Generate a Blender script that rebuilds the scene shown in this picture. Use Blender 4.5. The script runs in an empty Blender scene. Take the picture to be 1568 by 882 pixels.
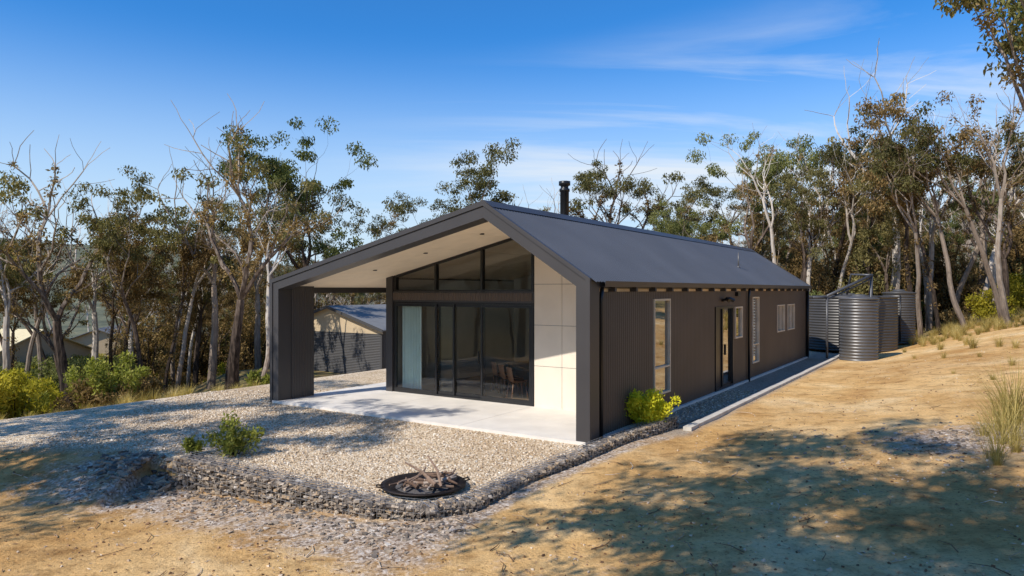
import bpy, math, random, numpy as np
from mathutils import Vector, Matrix
scene=bpy.context.scene
scene.view_settings.view_transform='Standard'
scene.view_settings.look='None'
scene.view_settings.exposure=0
RN=random.Random(11)
nr=np.random.RandomState(5)
# ------------------------------------------------------------------ frames
ANG=math.atan(0.6636); SA=math.sin(ANG); CA=math.cos(ANG)
CX,CY=1.42,12.84
def loc2w(lx,ly): return (CX+CA*lx+SA*ly, CY-SA*lx+CA*ly)
def w2loc(X,Y):
    rx=X-CX; ry=Y-CY
    return CA*rx-SA*ry, SA*rx+CA*ry
# ------------------------------------------------------------------ terrain
def ss(a,b,x):
    t=np.clip((x-a)/(b-a),0,1); return t*t*(3-2*t)
GX=[-30,-12,-7.6,-5.5,-3.6,-1.75,-1.15,-.6,.2,1.3,2.3,3.5,6,40]
GY=[13.7,13.0,12.6,11.95,10.75,9.58,9.43,9.75,11.02,12.5,13.75,14.95,17.7,50]
def pn(X,Y,s,seed=0):
    o=seed*1.7
    return (np.sin(X/s*1.3+Y/s*.7+o)+np.sin(X/s*-.8+Y/s*1.7+1.3+o)+np.sin(X/s*2.3-Y/s*1.9+2.1*o)*.6+np.sin(X/s*3.7+Y/s*3.1+o)*.35)/2.95
def terrain(X,Y):
    X=np.asarray(X,float); Y=np.asarray(Y,float)
    lx,ly=w2loc(X,Y)
    z=np.full(X.shape,-.06)
    right=ss(1.15,9,lx)*(0.45+.033*np.clip(ly,-4,36))
    right=right+.07*np.clip(lx-9,0,120)*ss(-5,25,ly)
    z=z+right
    yg=np.interp(X,GX,GY)
    w=np.where(X<-6.2,2.2,.26)
    out=ss(-.1,1,(yg-Y)/w)
    zf=np.clip(-.11+.05*X,-.38,0)*ss(30,12,-X)
    z=z+out*zf
    d=np.clip(-lx-11.3,0,None)
    drop=6*np.tanh(.03*d*ss(0,3,d))
    z=z-drop
    px=ss(-31,-28,lx)*ss(-15.5,-18.5,lx)*ss(8,12.5,ly)*ss(27,24,ly)
    z=z*(1-px)+(-1.66)*px
    r=np.hypot(X,Y)
    rough=np.clip(out+ss(1.3,3,lx)+ss(12,16,-lx),0,1)
    z=z+rough*(.05*pn(X,Y,2.3)+.018*pn(X,Y,.55,3)+.5*pn(X,Y,14,5)*ss(30,60,r))
    hill=ss(150,620,r)*(26+14*pn(X,Y,190,2)+5*pn(X,Y,60,7))+ss(160,480,r)*16*ss(-.25,-.5,X/(r+1))
    z=z+hill+ss(70,240,r)*ss(-.1,.6,X/(r+1))*16*ss(0,60,Y)
    return z
def th(x,y): return float(terrain(np.array([x]),np.array([y]))[0])
# ------------------------------------------------------------------ materials
def newmat(name):
    m=bpy.data.materials.new(name); m.use_nodes=True
    nt=m.node_tree; b=nt.nodes['Principled BSDF']
    return m,nt,b
def nd(nt,t,**k):
    n=nt.nodes.new(t)
    for a,v in k.items(): setattr(n,a,v)
    return n
def ramp(nt,stops,src=None):
    r=nt.nodes.new('ShaderNodeValToRGB'); e=r.color_ramp.elements
    e[0].position=stops[0][0]; e[0].color=(*stops[0][1],1)
    e[1].position=stops[-1][0]; e[1].color=(*stops[-1][1],1)
    for p,c in stops[1:-1]:
        q=e.new(p); q.color=(*c,1)
    if src is not None: nt.links.new(src,r.inputs[0])
    return r
def mix(nt,f,a,b,bt='MIX'):
    m=nt.nodes.new('ShaderNodeMix'); m.data_type='RGBA'; m.blend_type=bt
    for s,v in ((m.inputs[0],f),(m.inputs[6],a),(m.inputs[7],b)):
        if isinstance(v,(int,float)): s.default_value=v
        elif isinstance(v,tuple): s.default_value=(*v,1) if len(v)==3 else v
        else: nt.links.new(v,s)
    return m.outputs[2]
def math_(nt,op,a,b=None,clamp=False):
    m=nt.nodes.new('ShaderNodeMath'); m.operation=op; m.use_clamp=clamp
    for i,v in enumerate((a,b)):
        if v is None: continue
        if isinstance(v,(int,float)): m.inputs[i].default_value=v
        else: nt.links.new(v,m.inputs[i])
    return m.outputs[0]
def simple(name,col,rough=.6,metal=0,var=.15,scale=3,bump=0,bscale=60,spec=.5):
    m,nt,b=newmat(name)
    tc=nd(nt,'ShaderNodeTexCoord')
    n=nd(nt,'ShaderNodeTexNoise'); n.inputs['Scale'].default_value=scale; n.inputs['Detail'].default_value=6
    nt.links.new(tc.outputs['Object'],n.inputs['Vector'])
    lo=tuple(c*(1-var) for c in col); hi=tuple(min(1,c*(1+var)) for c in col)
    r=ramp(nt,[(.3,lo),(.7,hi)],n.outputs['Fac'])
    nt.links.new(r.outputs[0],b.inputs['Base Color'])
    b.inputs['Roughness'].default_value=rough; b.inputs['Metallic'].default_value=metal
    b.inputs['Specular IOR Level'].default_value=spec
    if bump:
        n2=nd(nt,'ShaderNodeTexNoise'); n2.inputs['Scale'].default_value=bscale; n2.inputs['Detail'].default_value=4
        nt.links.new(tc.outputs['Object'],n2.inputs['Vector'])
        bp=nd(nt,'ShaderNodeBump'); bp.inputs['Strength'].default_value=bump; bp.inputs['Distance'].default_value=.02
        nt.links.new(n2.outputs['Fac'],bp.inputs['Height']); nt.links.new(bp.outputs[0],b.inputs['Normal'])
    return m
def island(name,stops,rough=.8,spec=.3,metal=0):
    m,nt,b=newmat(name)
    g=nd(nt,'ShaderNodeNewGeometry')
    r=ramp(nt,stops,g.outputs['Random Per Island'])
    tc=nd(nt,'ShaderNodeTexCoord')
    n=nd(nt,'ShaderNodeTexNoise'); n.inputs['Scale'].default_value=25; nt.links.new(tc.outputs['Object'],n.inputs['Vector'])
    rr=ramp(nt,[(.3,(.7,.7,.7)),(.7,(1.15,1.15,1.15))],n.outputs['Fac'])
    nt.links.new(mix(nt,1.0,r.outputs[0],rr.outputs[0],'MULTIPLY'),b.inputs['Base Color'])
    b.inputs['Roughness'].default_value=rough; b.inputs['Specular IOR Level'].default_value=spec
    return m
def leafmat(name,c0,c1,c2,trans=.25):
    m=bpy.data.materials.new(name); m.use_nodes=True; nt=m.node_tree; nt.nodes.clear()
    o=nd(nt,'ShaderNodeOutputMaterial')
    g=nd(nt,'ShaderNodeNewGeometry'); oi=nd(nt,'ShaderNodeObjectInfo'); tc=nd(nt,'ShaderNodeTexCoord')
    n=nd(nt,'ShaderNodeTexNoise'); n.inputs['Scale'].default_value=.9; n.inputs['Detail'].default_value=3
    nt.links.new(tc.outputs['Object'],n.inputs['Vector'])
    a=math_(nt,'MULTIPLY',g.outputs['Random Per Island'],.45)
    b_=math_(nt,'MULTIPLY',n.outputs['Fac'],.9)
    s=math_(nt,'ADD',a,b_)
    s=math_(nt,'ADD',s,math_(nt,'MULTIPLY',oi.outputs['Random'],.5))
    s=math_(nt,'SUBTRACT',s,.42)
    r=ramp(nt,[(.05,c0),(.5,c1),(.95,c2)],s)
    d=nd(nt,'ShaderNodeBsdfDiffuse'); t=nd(nt,'ShaderNodeBsdfTranslucent')
    nt.links.new(r.outputs[0],d.inputs[0])
    nt.links.new(mix(nt,1.0,r.outputs[0],(1.3,1.4,.7),'MULTIPLY'),t.inputs[0])
    ms=nd(nt,'ShaderNodeMixShader'); ms.inputs[0].default_value=trans
    nt.links.new(d.outputs[0],ms.inputs[1]); nt.links.new(t.outputs[0],ms.inputs[2])
    nt.links.new(ms.outputs[0],o.inputs[0])
    return m
def glassmat(name,tint,base,refl=(1,1,1)):
    m=bpy.data.materials.new(name); m.use_nodes=True; nt=m.node_tree; nt.nodes.clear()
    o=nd(nt,'ShaderNodeOutputMaterial'); t=nd(nt,'ShaderNodeBsdfTransparent'); t.inputs[0].default_value=(*tint,1)
    g=nd(nt,'ShaderNodeBsdfGlossy'); g.inputs['Roughness'].default_value=.0; g.inputs[0].default_value=(*refl,1)
    lw=nd(nt,'ShaderNodeLayerWeight'); lw.inputs[0].default_value=.12
    tc=nd(nt,'ShaderNodeTexCoord'); n=nd(nt,'ShaderNodeTexNoise'); n.inputs['Scale'].default_value=.8
    nt.links.new(tc.outputs['Object'],n.inputs['Vector'])
    bp=nd(nt,'ShaderNodeBump'); bp.inputs['Strength'].default_value=.05; bp.inputs['Distance'].default_value=.05
    nt.links.new(n.outputs['Fac'],bp.inputs['Height']); nt.links.new(bp.outputs[0],g.inputs['Normal'])
    s=math_(nt,'ADD',lw.outputs['Fresnel'],base,True)
    ms=nd(nt,'ShaderNodeMixShader'); nt.links.new(s,ms.inputs[0]); nt.links.new(t.outputs[0],ms.inputs[1]); nt.links.new(g.outputs[0],ms.inputs[2])
    nt.links.new(ms.outputs[0],o.inputs[0])
    return m
def barkmat(name,dark,mid,pale,z0,z1):
    m,nt,b=newmat(name)
    tc=nd(nt,'ShaderNodeTexCoord'); mp=nd(nt,'ShaderNodeMapping'); mp.inputs['Scale'].default_value=(5,5,1.2)
    nt.links.new(tc.outputs['Object'],mp.inputs[0])
    n=nd(nt,'ShaderNodeTexNoise'); n.inputs['Scale'].default_value=2; n.inputs['Detail'].default_value=6
    nt.links.new(mp.outputs[0],n.inputs['Vector'])
    sx=nd(nt,'ShaderNodeSeparateXYZ'); nt.links.new(tc.outputs['Object'],sx.inputs[0])
    mr=nd(nt,'ShaderNodeMapRange'); mr.inputs[1].default_value=z0; mr.inputs[2].default_value=z1
    nt.links.new(sx.outputs[2],mr.inputs[0])
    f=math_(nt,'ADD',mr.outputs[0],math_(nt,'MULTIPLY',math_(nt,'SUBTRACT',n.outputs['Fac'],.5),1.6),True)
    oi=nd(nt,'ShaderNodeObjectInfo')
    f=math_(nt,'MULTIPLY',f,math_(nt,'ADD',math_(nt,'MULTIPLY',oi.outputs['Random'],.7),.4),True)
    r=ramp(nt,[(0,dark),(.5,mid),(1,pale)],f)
    nt.links.new(r.outputs[0],b.inputs['Base Color']); b.inputs['Roughness'].default_value=.9
    b.inputs['Specular IOR Level'].default_value=.15
    bp=nd(nt,'ShaderNodeBump'); bp.inputs['Strength'].default_value=.6; bp.inputs['Distance'].default_value=.03
    nt.links.new(n.outputs['Fac'],bp.inputs['Height']); nt.links.new(bp.outputs[0],b.inputs['Normal'])
    return m
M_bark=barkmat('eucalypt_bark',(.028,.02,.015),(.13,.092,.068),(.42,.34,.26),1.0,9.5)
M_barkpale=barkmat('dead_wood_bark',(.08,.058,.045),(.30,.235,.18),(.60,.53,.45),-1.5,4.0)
M_leaf=leafmat('eucalypt_leaf',(.06,.058,.023),(.155,.14,.055),(.30,.245,.10))
M_leafg=leafmat('eucalypt_leaf_fresh',(.065,.078,.028),(.175,.185,.065),(.31,.29,.11),.3)
M_leafb=leafmat('epicormic_leaf_bronze',(.085,.053,.024),(.23,.15,.063),(.37,.255,.11),.25)
M_shrub=leafmat('wattle_leaf',(.15,.145,.02),(.40,.34,.04),(.60,.49,.07),.35)
M_shruby=leafmat('shrub_leaf_yellowgreen',(.38,.39,.02),(.66,.63,.04),(.82,.75,.07),.3)
M_shrubd=leafmat('shrub_leaf_green',(.10,.11,.025),(.26,.27,.055),(.43,.40,.11),.3)
M_grass=leafmat('dry_grass_blade',(.20,.16,.045),(.46,.35,.12),(.70,.56,.26),.3)
M_clad=simple('dark_metal_trim',(.052,.047,.046),.45,.0,.08,1.2)
M_wall=simple('corrugated_wall_shade_lifted',(.098,.068,.048),.42,.0,.12,.7)  # same metal as the trim; base colour lifted and browned for the shaded side
M_wing=simple('charcoal_corrugated_wall',(.055,.046,.041),.45,.0,.08,.7)
M_roof=simple('grey_corrugated_roof',(.088,.090,.097),.42,.0,.1,.6)
M_black=simple('black_powdercoat',(.012,.012,.013),.35)
M_cream=simple('cream_window_frame',(.62,.52,.38),.5)
M_soffit=simple('ply_soffit',(.88,.73,.54),.7,0,.05,2.5)
M_panel=simple('fibre_cement_panel',(.74,.65,.53),.7,0,.05,2)
M_slab=simple('concrete_slab',(.70,.65,.58),.75,0,.09,1.6,.15,90)
M_kerb=simple('concrete_kerb',(.54,.49,.42),.85,0,.2,4,.3,60)
M_timber=simple('eave_batten',(.62,.46,.28),.7)
M_plaster=simple('plaster_inside',(.45,.43,.39),.9,0,.05)
M_wood=simple('timber_floor',(.24,.15,.085),.3,0,.3,3)
M_curt=simple('curtain_fabric',(.72,.84,.80),.9,0,.05)
M_glass=glassmat('door_glass',(.90,.93,.92),.05)
M_glass2=glassmat('window_glass',(.5,.5,.48),.42)
M_zinc=simple('galvanised_tank_steel',(.12,.115,.112),.42,.35,.18,1.3)
M_tank2=simple('dark_tank_steel',(.08,.075,.07),.45,.3,.15,1.3)
M_steel=simple('rusty_firepit_steel',(.03,.022,.018),.6,.6,.4,8)
M_ash=simple('ash_bed',(.10,.09,.085),.95,0,.5,20,.5)
M_stick=island('dry_stick',[(0,(.12,.07,.045)),(.5,(.3,.2,.14)),(1,(.48,.4,.33))],.9)
M_stone=island('gabion_stone',[(0,(.10,.083,.07)),(.35,(.24,.195,.155)),(.7,(.37,.30,.225)),(.85,(.45,.31,.18)),(1,(.58,.52,.45))],.9)
M_peb=island('crushed_gravel',[(0,(.36,.25,.15)),(.4,(.56,.43,.29)),(.75,(.7,.57,.42)),(1,(.82,.74,.62))],.9)
M_litter=island('leaf_litter_bits',[(0,(.12,.065,.035)),(.4,(.30,.17,.085)),(.75,(.50,.35,.21)),(1,(.70,.58,.44))],.9)
M_wire=simple('galvanised_wire',(.45,.45,.45),.4,.7)
M_tan=simple('shed_tan_cladding',(.52,.40,.25),.6,0,.05)
M_shedroof=simple('shed_grey_roof',(.19,.19,.19),.7,0,.06)
M_sheddoor=simple('shed_roller_door',(.055,.052,.05),.6,0,.06)
M_yroof=simple('neighbour_roof',(.7,.58,.33),.6,0,.06)
# ------------------------------------------------------------------ mesh builder
class MB:
    def __init__(s): s.v=[]; s.f=[]; s.m=[]
    def add(s,vs,fs,mi=0):
        o=len(s.v); s.v.extend([tuple(p) for p in vs]); s.f.extend([tuple(i+o for i in f) for f in fs]); s.m.extend([mi]*len(fs))
    def box(s,x0,x1,y0,y1,z0,z1,mi=0):
        v=[(x0,y0,z0),(x1,y0,z0),(x1,y1,z0),(x0,y1,z0),(x0,y0,z1),(x1,y0,z1),(x1,y1,z1),(x0,y1,z1)]
        s.add(v,[(0,3,2,1),(4,5,6,7),(0,1,5,4),(1,2,6,5),(2,3,7,6),(3,0,4,7)],mi)
    def extr(s,poly,y0,y1,mi=0):
        n=len(poly)
        v=[(x,y0,z) for x,z in poly]+[(x,y1,z) for x,z in poly]
        f=[tuple(range(n)),tuple(range(2*n-1,n-1,-1))]
        for i in range(n):
            j=(i+1)%n; f.append((i,i+n,j+n,j))
        s.add(v,f,mi)
    def ring(s,outer,inner,y0,y1,mi=0):
        for i in range(len(outer)-1):
            s.extr([outer[i],outer[i+1],inner[i+1],inner[i]],y0,y1,mi)
    def tube(s,pts,rad,sides=6,mi=0,cap=True):
        pts=[Vector(p) for p in pts]; vs=[]; n=len(pts)
        t=(pts[1]-pts[0]).normalized(); a=t.orthogonal().normalized()
        for i,p in enumerate(pts):
            if i==0: t=(pts[1]-pts[0])
            elif i==n-1: t=(pts[-1]-pts[-2])
            else: t=(pts[i+1]-pts[i-1])
            t.normalize(); a=(a-t*a.dot(t))
            if a.length<1e-5: a=t.orthogonal()
            a.normalize(); b=t.cross(a)
            for k in range(sides):
                an=2*math.pi*k/sides
                vs.append(p+(a*math.cos(an)+b*math.sin(an))*rad[i])
        fs=[]
        for i in range(n-1):
            for k in range(sides):
                k2=(k+1)%sides
                fs.append((i*sides+k,i*sides+k2,(i+1)*sides+k2,(i+1)*sides+k))
        if cap:
            fs.append(tuple(range(sides-1,-1,-1))); fs.append(tuple((n-1)*sides+k for k in range(sides)))
        s.add(vs,fs,mi)
    def lathe(s,prof,cx,cy,n=32,mi=0):
        vs=[];fs=[]
        for r,z in prof:
            for k in range(n):
                a=2*math.pi*k/n; vs.append((cx+r*math.cos(a),cy+r*math.sin(a),z))
        for i in range(len(prof)-1):
            for k in range(n):
                k2=(k+1)%n; fs.append((i*n+k,i*n+k2,(i+1)*n+k2,(i+1)*n+k))
        s.add(vs,fs,mi)
    def mesh(s,name,mats,smooth=False):
        me=bpy.data.meshes.new(name); me.from_pydata(s.v,[],s.f)
        for m in mats: me.materials.append(m)
        me.polygons.foreach_set('material_index',s.m)
        if smooth: me.polygons.foreach_set('use_smooth',[True]*len(s.f))
        me.update(); return me
    def obj(s,name,mats,parent=None,smooth=False,loc=None):
        me=s.mesh(name,mats,smooth); o=bpy.data.objects.new(name,me); scene.collection.objects.link(o)
        if parent: o.parent=parent
        if loc: o.location=loc
        return o
def empty(name,loc=(0,0,0),rz=0):
    e=bpy.data.objects.new(name,None); e.location=loc; e.rotation_euler=(0,0,rz); scene.collection.objects.link(e); e.empty_display_size=.2
    return e
# ------------------------------------------------------------------ GROUND
def build_ground():
    N=640; u=np.linspace(-1,1,N); a,b=4.25,6.5
    c=a*np.sinh(b*u)
    X,Y=np.meshgrid(c-1,c+11.5)
    Z=terrain(X,Y)
    co=np.stack([X,Y,Z],-1).reshape(-1,3).astype(np.float32)
    idx=np.arange(N*N).reshape(N,N)
    q=np.stack([idx[:-1,:-1],idx[:-1,1:],idx[1:,1:],idx[1:,:-1]],-1).reshape(-1,4)
    me=bpy.data.meshes.new('ground'); me.vertices.add(N*N); me.vertices.foreach_set('co',co.ravel())
    me.loops.add(q.size); me.loops.foreach_set('vertex_index',q.ravel().astype(np.int32))
    me.polygons.add(len(q)); me.polygons.foreach_set('loop_start',np.arange(0,q.size,4,dtype=np.int32))
    me.polygons.foreach_set('loop_total',np.full(len(q),4,dtype=np.int32))
    me.polygons.foreach_set('use_smooth',np.ones(len(q),bool))
    me.update(calc_edges=True)
    lx,ly=w2loc(X,Y); yg=np.interp(X,GX,GY); r=np.hypot(X,Y)
    wid=np.where(X<-6.2,1.6,.4)
    grav=ss(-.5,.5,(Y-yg+.1)/wid)*ss(1.25,1.0,lx)*ss(-15.2,-13.4,lx)*ss(26,23,ly)
    grav=np.maximum(grav,ss(-24,-20,lx)*ss(1,-2,lx)*ss(1,5,ly)*ss(19,15,ly))
    forest=np.maximum.reduce([ss(-15.5,-18.5,lx)*(1-ss(-24,-20,lx)*ss(3,7,ly)*ss(19,15,ly)),ss(30,36,ly),ss(20,32,lx),ss(-22,-34,ly)])
    litter=np.clip(.75*ss(1.6,.2,np.abs(yg-1.1-Y))*ss(-9,-7,X)*ss(.5,-1.5,X)+
        .85*ss(1.9,.4,np.hypot((X-7.9)/1.6,Y-11.8))+.8*ss(.8,.2,np.abs(yg-.5-Y))*ss(-2,0,X)*ss(3.8,3,X)+.35*ss(9,6.5,Y)*ss(-3,-5,X)+ss(6,2,np.hypot(X-1,Y-5.0))*.2,0,1)
    grey=ss(-.4,.0,lx)*ss(1.3,1.0,lx)*ss(1.6,2.2,ly)
    col=np.stack([grav,forest,litter,grey],-1).reshape(-1,4).astype(np.float32)
    at=me.color_attributes.new('zones','FLOAT_COLOR','POINT'); at.data.foreach_set('color',col.ravel())
    o=bpy.data.objects.new('ground',me); scene.collection.objects.link(o)
    m,nt,bs=newmat('ground_earth_gravel'); L=nt.links.new
    me.materials.append(m)
    tc=nd(nt,'ShaderNodeTexCoord'); P=tc.outputs['Object']
    at=nd(nt,'ShaderNodeAttribute',attribute_name='zones'); sep=nd(nt,'ShaderNodeSeparateColor'); L(at.outputs['Color'],sep.inputs[0])
    def noise(s,d=6,rg=.55,dist=0):
        n=nd(nt,'ShaderNodeTexNoise'); n.inputs['Scale'].default_value=s; n.inputs['Detail'].default_value=d; n.inputs['Roughness'].default_value=rg; n.inputs['Distortion'].default_value=dist
        L(P,n.inputs['Vector']); return n.outputs['Fac']
    n1=noise(.45,8,.6,.6); n2=noise(2.8,8,.65); n3=noise(22,6,.7); n4=noise(90,3,.7); n6=noise(.16,5,.6,.4)
    d1=ramp(nt,[(.25,(.45,.24,.085)),(.42,(.61,.37,.145)),(.55,(.72,.475,.215)),(.75,(.82,.63,.37))],n1)
    d2=ramp(nt,[(.3,(.58,.53,.49)),(.5,(1,1,1)),(.75,(1.16,1.13,1.1))],n2)
    d3=ramp(nt,[(.32,(.5,.43,.38)),(.46,(1,1,1)),(.62,(1.05,1.05,1.05)),(.72,(1.35,1.4,1.5))],n3)
    d6=ramp(nt,[(.35,(.86,.80,.74)),(.6,(1.05,1.05,1.05))],n6)
    dirt=mix(nt,1.0,mix(nt,1.0,d1.outputs[0],d2.outputs[0],'MULTIPLY'),d3.outputs[0],'MULTIPLY')
    dirt=mix(nt,1.0,dirt,d6.outputs[0],'MULTIPLY')
    vo=nd(nt,'ShaderNodeTexVoronoi'); vo.inputs['Scale'].default_value=34; L(P,vo.inputs['Vector'])
    vs=nd(nt,'ShaderNodeSeparateColor'); L(vo.outputs['Color'],vs.inputs[0])
    g1=ramp(nt,[(0,(.38,.26,.155)),(.3,(.62,.48,.32)),(.7,(.77,.63,.45)),(1,(.90,.82,.69))],vs.outputs[0])
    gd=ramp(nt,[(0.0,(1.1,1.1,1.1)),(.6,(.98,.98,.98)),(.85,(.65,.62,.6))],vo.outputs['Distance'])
    gl=ramp(nt,[(.3,(.82,.74,.64)),(.5,(.98,.95,.9)),(.7,(1.08,1.06,1.04))],n1)
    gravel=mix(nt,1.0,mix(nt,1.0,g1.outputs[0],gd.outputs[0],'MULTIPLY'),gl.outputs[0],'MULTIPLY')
    vo2=nd(nt,'ShaderNodeTexVoronoi'); vo2.inputs['Scale'].default_value=28; L(P,vo2.inputs['Vector'])
    v2=nd(nt,'ShaderNodeSeparateColor'); L(vo2.outputs['Color'],v2.inputs[0])
    li=ramp(nt,[(0,(.17,.115,.08)),(.35,(.38,.28,.20)),(.7,(.54,.43,.33)),(1,(.70,.61,.52))],v2.outputs[1])
    fo=ramp(nt,[(.3,(.10,.07,.032)),(.5,(.25,.18,.08)),(.65,(.25,.22,.07)),(.8,(.46,.36,.18))],n2)
    grn=mix(nt,.6,gravel,(.22,.20,.19))
    def mask(src,c=.5,w=.16,k=.55):
        s=math_(nt,'ADD',src,math_(nt,'MULTIPLY',math_(nt,'SUBTRACT',n2,.5),k*2)); s=math_(nt,'ADD',s,math_(nt,'MULTIPLY',math_(nt,'SUBTRACT',n3,.5),.5))
        mr=nd(nt,'ShaderNodeMapRange'); mr.inputs[1].default_value=c-w; mr.inputs[2].default_value=c+w; L(s,mr.inputs[0]); return mr.outputs[0]
    mg=mask(sep.outputs[0],.5,.2,.3)
    c=mix(nt,mg,dirt,gravel)
    c=mix(nt,mask(sep.outputs[2],.6,.25,.9),c,li.outputs[0])
    c=mix(nt,at.outputs['Alpha'],c,grn)
    c=mix(nt,mask(sep.outputs[1],.5,.3,.5),c,fo.outputs[0])
    cd=nd(nt,'ShaderNodeVectorMath',operation='LENGTH'); L(P,cd.inputs[0])
    mr=nd(nt,'ShaderNodeMapRange'); mr.inputs[1].default_value=90; mr.inputs[2].default_value=150; L(cd.outputs['Value'],mr.inputs[0])
    n5=noise(.12,10,.75)
    fc=ramp(nt,[(.35,(.06,.068,.05)),(.5,(.13,.135,.085)),(.62,(.19,.18,.11)),(.72,(.30,.27,.16))],n5)
    c=mix(nt,mr.outputs[0],c,fc.outputs[0])
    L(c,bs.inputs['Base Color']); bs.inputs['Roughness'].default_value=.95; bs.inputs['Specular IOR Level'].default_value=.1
    h1=math_(nt,'ADD',math_(nt,'MULTIPLY',n2,2.6),math_(nt,'MULTIPLY',n3,.9))
    h1=math_(nt,'ADD',h1,math_(nt,'MULTIPLY',n4,.25))
    h2=math_(nt,'MULTIPLY',vo.outputs['Distance'],-.7)
    hm=nd(nt,'ShaderNodeMix'); hm.data_type='FLOAT'; L(mg,hm.inputs[0]); L(h1,hm.inputs[2]); L(h2,hm.inputs[3])
    bp=nd(nt,'ShaderNodeBump'); bp.inputs['Strength'].default_value=.85; bp.inputs['Distance'].default_value=.035
    L(hm.outputs[0],bp.inputs['Height']); L(bp.outputs[0],bs.inputs['Normal'])
build_ground()
# ------------------------------------------------------------------ HOUSE
house=empty('metal_clad_house',(CX,CY,0),-ANG)
W=9.07; RS=2.4; ZR=4.57; ZE=3.0; ZL=3.03
def zt(s):
    return ZE+s*(ZR-ZE)/RS if s<=RS else ZR-(s-RS)*(ZR-ZL)/(W-RS)
mb=MB()
outer=[(0,-.1),(0,ZE),(-RS,ZR),(-W,ZL),(-W,-.1)]
inner=[(-.28,-.1),(-.28,zt(.28)-.31),(-RS,ZR-.31),(-W+.28,zt(W-.28)-.27),(-W+.28,-.1)]
mb.ring(outer,inner,0,.40)
o2=[(.02,-.1),(.02,ZE+.02),(-RS,ZR+.035),(-W-.02,ZL+.03),(-W-.02,-.1)]
i2=[(-.07,-.1),(-.07,zt(.07)-.06),(-RS,ZR-.065),(-W+.07,zt(W-.07)-.06),(-W+.07,-.1)]
mb.ring(o2,i2,-.025,.06)
mb.obj('portal_frame',[M_clad],house)
def corr_wall(mb,axis,const,a0,a1,z0,z1,amp=.014,pitch=.10,sign=1,mi=0,ztop=None):
    n=max(2,int((a1-a0)/pitch*6)); vs=[];fs=[]
    for i in range(n+1):
        a=a0+(a1-a0)*i/n; o=const+sign*amp*math.sin(2*math.pi*a/pitch)
        zt_=z1 if ztop is None else ztop(a)
        if axis=='y': vs+=[(o,a,z0),(o,a,zt_)]
        else: vs+=[(a,o,z0),(a,o,zt_)]
    for i in range(n):
        k=2*i; fs.append((k,k+2,k+3,k+1))
    mb.add(vs,fs,mi)
ops=[(3.27,4.27,.42,2.60),(7.67,9.35,.0,2.33),(9.57,10.34,1.35,2.30),(11.5,12.3,.44,2.58),(14.85,16.0,1.27,2.26),(16.5,17.7,1.27,2.26)]
XW=-.10
mb=MB(); pl=MB()
def piece(y0,y1,z0,z1):
    corr_wall(mb,'y',XW,y0,y1,z0,z1)
    pl.box(XW-.12,XW-.03,y0,y1,max(z0,0.0),z1)
cur=.40
for (a,b,c,d) in ops:
    piece(cur,a,-.12,2.94)
    if c>0: piece(a,b,-.12,c)
    piece(a,b,d,2.94); cur=b
piece(cur,20,-.12,2.94)
mb.obj('side_wall_cladding',[M_wall],house,True)
pl.obj('side_wall_lining',[M_plaster],house)
mf=MB(); gp=MB(); kf=MB(); bl=MB()
def frame(m,y0,y1,z0,z1,w=.045,x0=XW-.06,x1=XW+.035):
    m.box(x0,x1,y0,y0+w,z0,z1); m.box(x0,x1,y1-w,y1,z0,z1)
    m.box(x0,x1,y0+w,y1-w,z0,z0+w); m.box(x0,x1,y0+w,y1-w,z1-w,z1)
def pane_y(m,x,y0,y1,z0,z1): m.add([(x,y0,z0),(x,y1,z0),(x,y1,z1),(x,y0,z1)],[(0,1,2,3)])
for i,(a,b,c,d) in enumerate(ops):
    if i==1:
        frame(kf,a,b,c,d,.06)
        kf.box(XW-.075,XW-.035,a+.06,a+.7,.02,d-.06)  # black sheet stands in for the shade of the open recess
        kf.box(XW-.07,XW-.0,a+.7,a+.78,.02,d-.06)
        pane_y(gp,XW-.04,a+.78,b-.06,.12,d-.06)
        kf.box(XW-.06,XW-.01,a+.78,b-.06,.02,.12)
        kf.box(XW-.01,XW+.05,a+.86,a+.9,.95,1.25)
    else:
        frame(mf,a,b,c,d)
        pane_y(gp,XW-.03,a+.045,b-.045,c+.045,d-.045)
        if i in(0,3): mf.box(XW-.05,XW+.03,a+.045,b-.045,1.02,1.06)
        if i in(4,5): mf.box(XW-.05,XW+.03,(a+b)/2-.02,(a+b)/2+.02,c+.045,d-.045)
        if i in(2,3,4):
            z=c+.1
            while z<d-.08: bl.box(XW-.075,XW-.055,a+.05,b-.05,z,z+.035); z+=.07
mf.obj('side_window_frames',[M_cream],house); gp.obj('side_window_glass',[M_glass2],house); kf.obj('side_door_and_recess_shade',[M_black],house); bl.obj('venetian_blinds',[M_cream],house)
mb=MB()
def roofsheet(sa,sb,za,zb,y0,y1,amp=.012,pitch=.11):
    n=int((y1-y0)/pitch*6); vs=[];fs=[]
    for i in range(n+1):
        y=y0+(y1-y0)*i/n; o=amp*math.sin(2*math.pi*y/pitch)
        vs+=[(-sa,y,za+o),(-sb,y,zb+o)]
    for i in range(n):
        k=2*i; fs.append((k,k+1,k+3,k+2))
    mb.add(vs,fs)
ds=.10
roofsheet(RS,-ds,ZR+.02,ZE+.02-ds*.654,.06,20.1)
roofsheet(RS,W+.05,ZR+.02,ZL+.02-.01,.06,20.1)
mb.obj('roof_sheets',[M_roof],house,True)
mb=MB()
def slabroof(off0,off1,y0,y1,m,s0=.0,s1=W):
    top=[(-s0,zt(s0)-off0),(-RS,ZR-off0),(-s1,zt(s1)-off0)]; bot=[(-s0,zt(s0)-off1),(-RS,ZR-off1),(-s1,zt(s1)-off1)]
    m.extr([top[0],top[1],bot[1],bot[0]],y0,y1); m.extr([top[1],top[2],bot[2],bot[1]],y0,y1)
slabroof(.015,.17,.402,20,mb)
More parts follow.
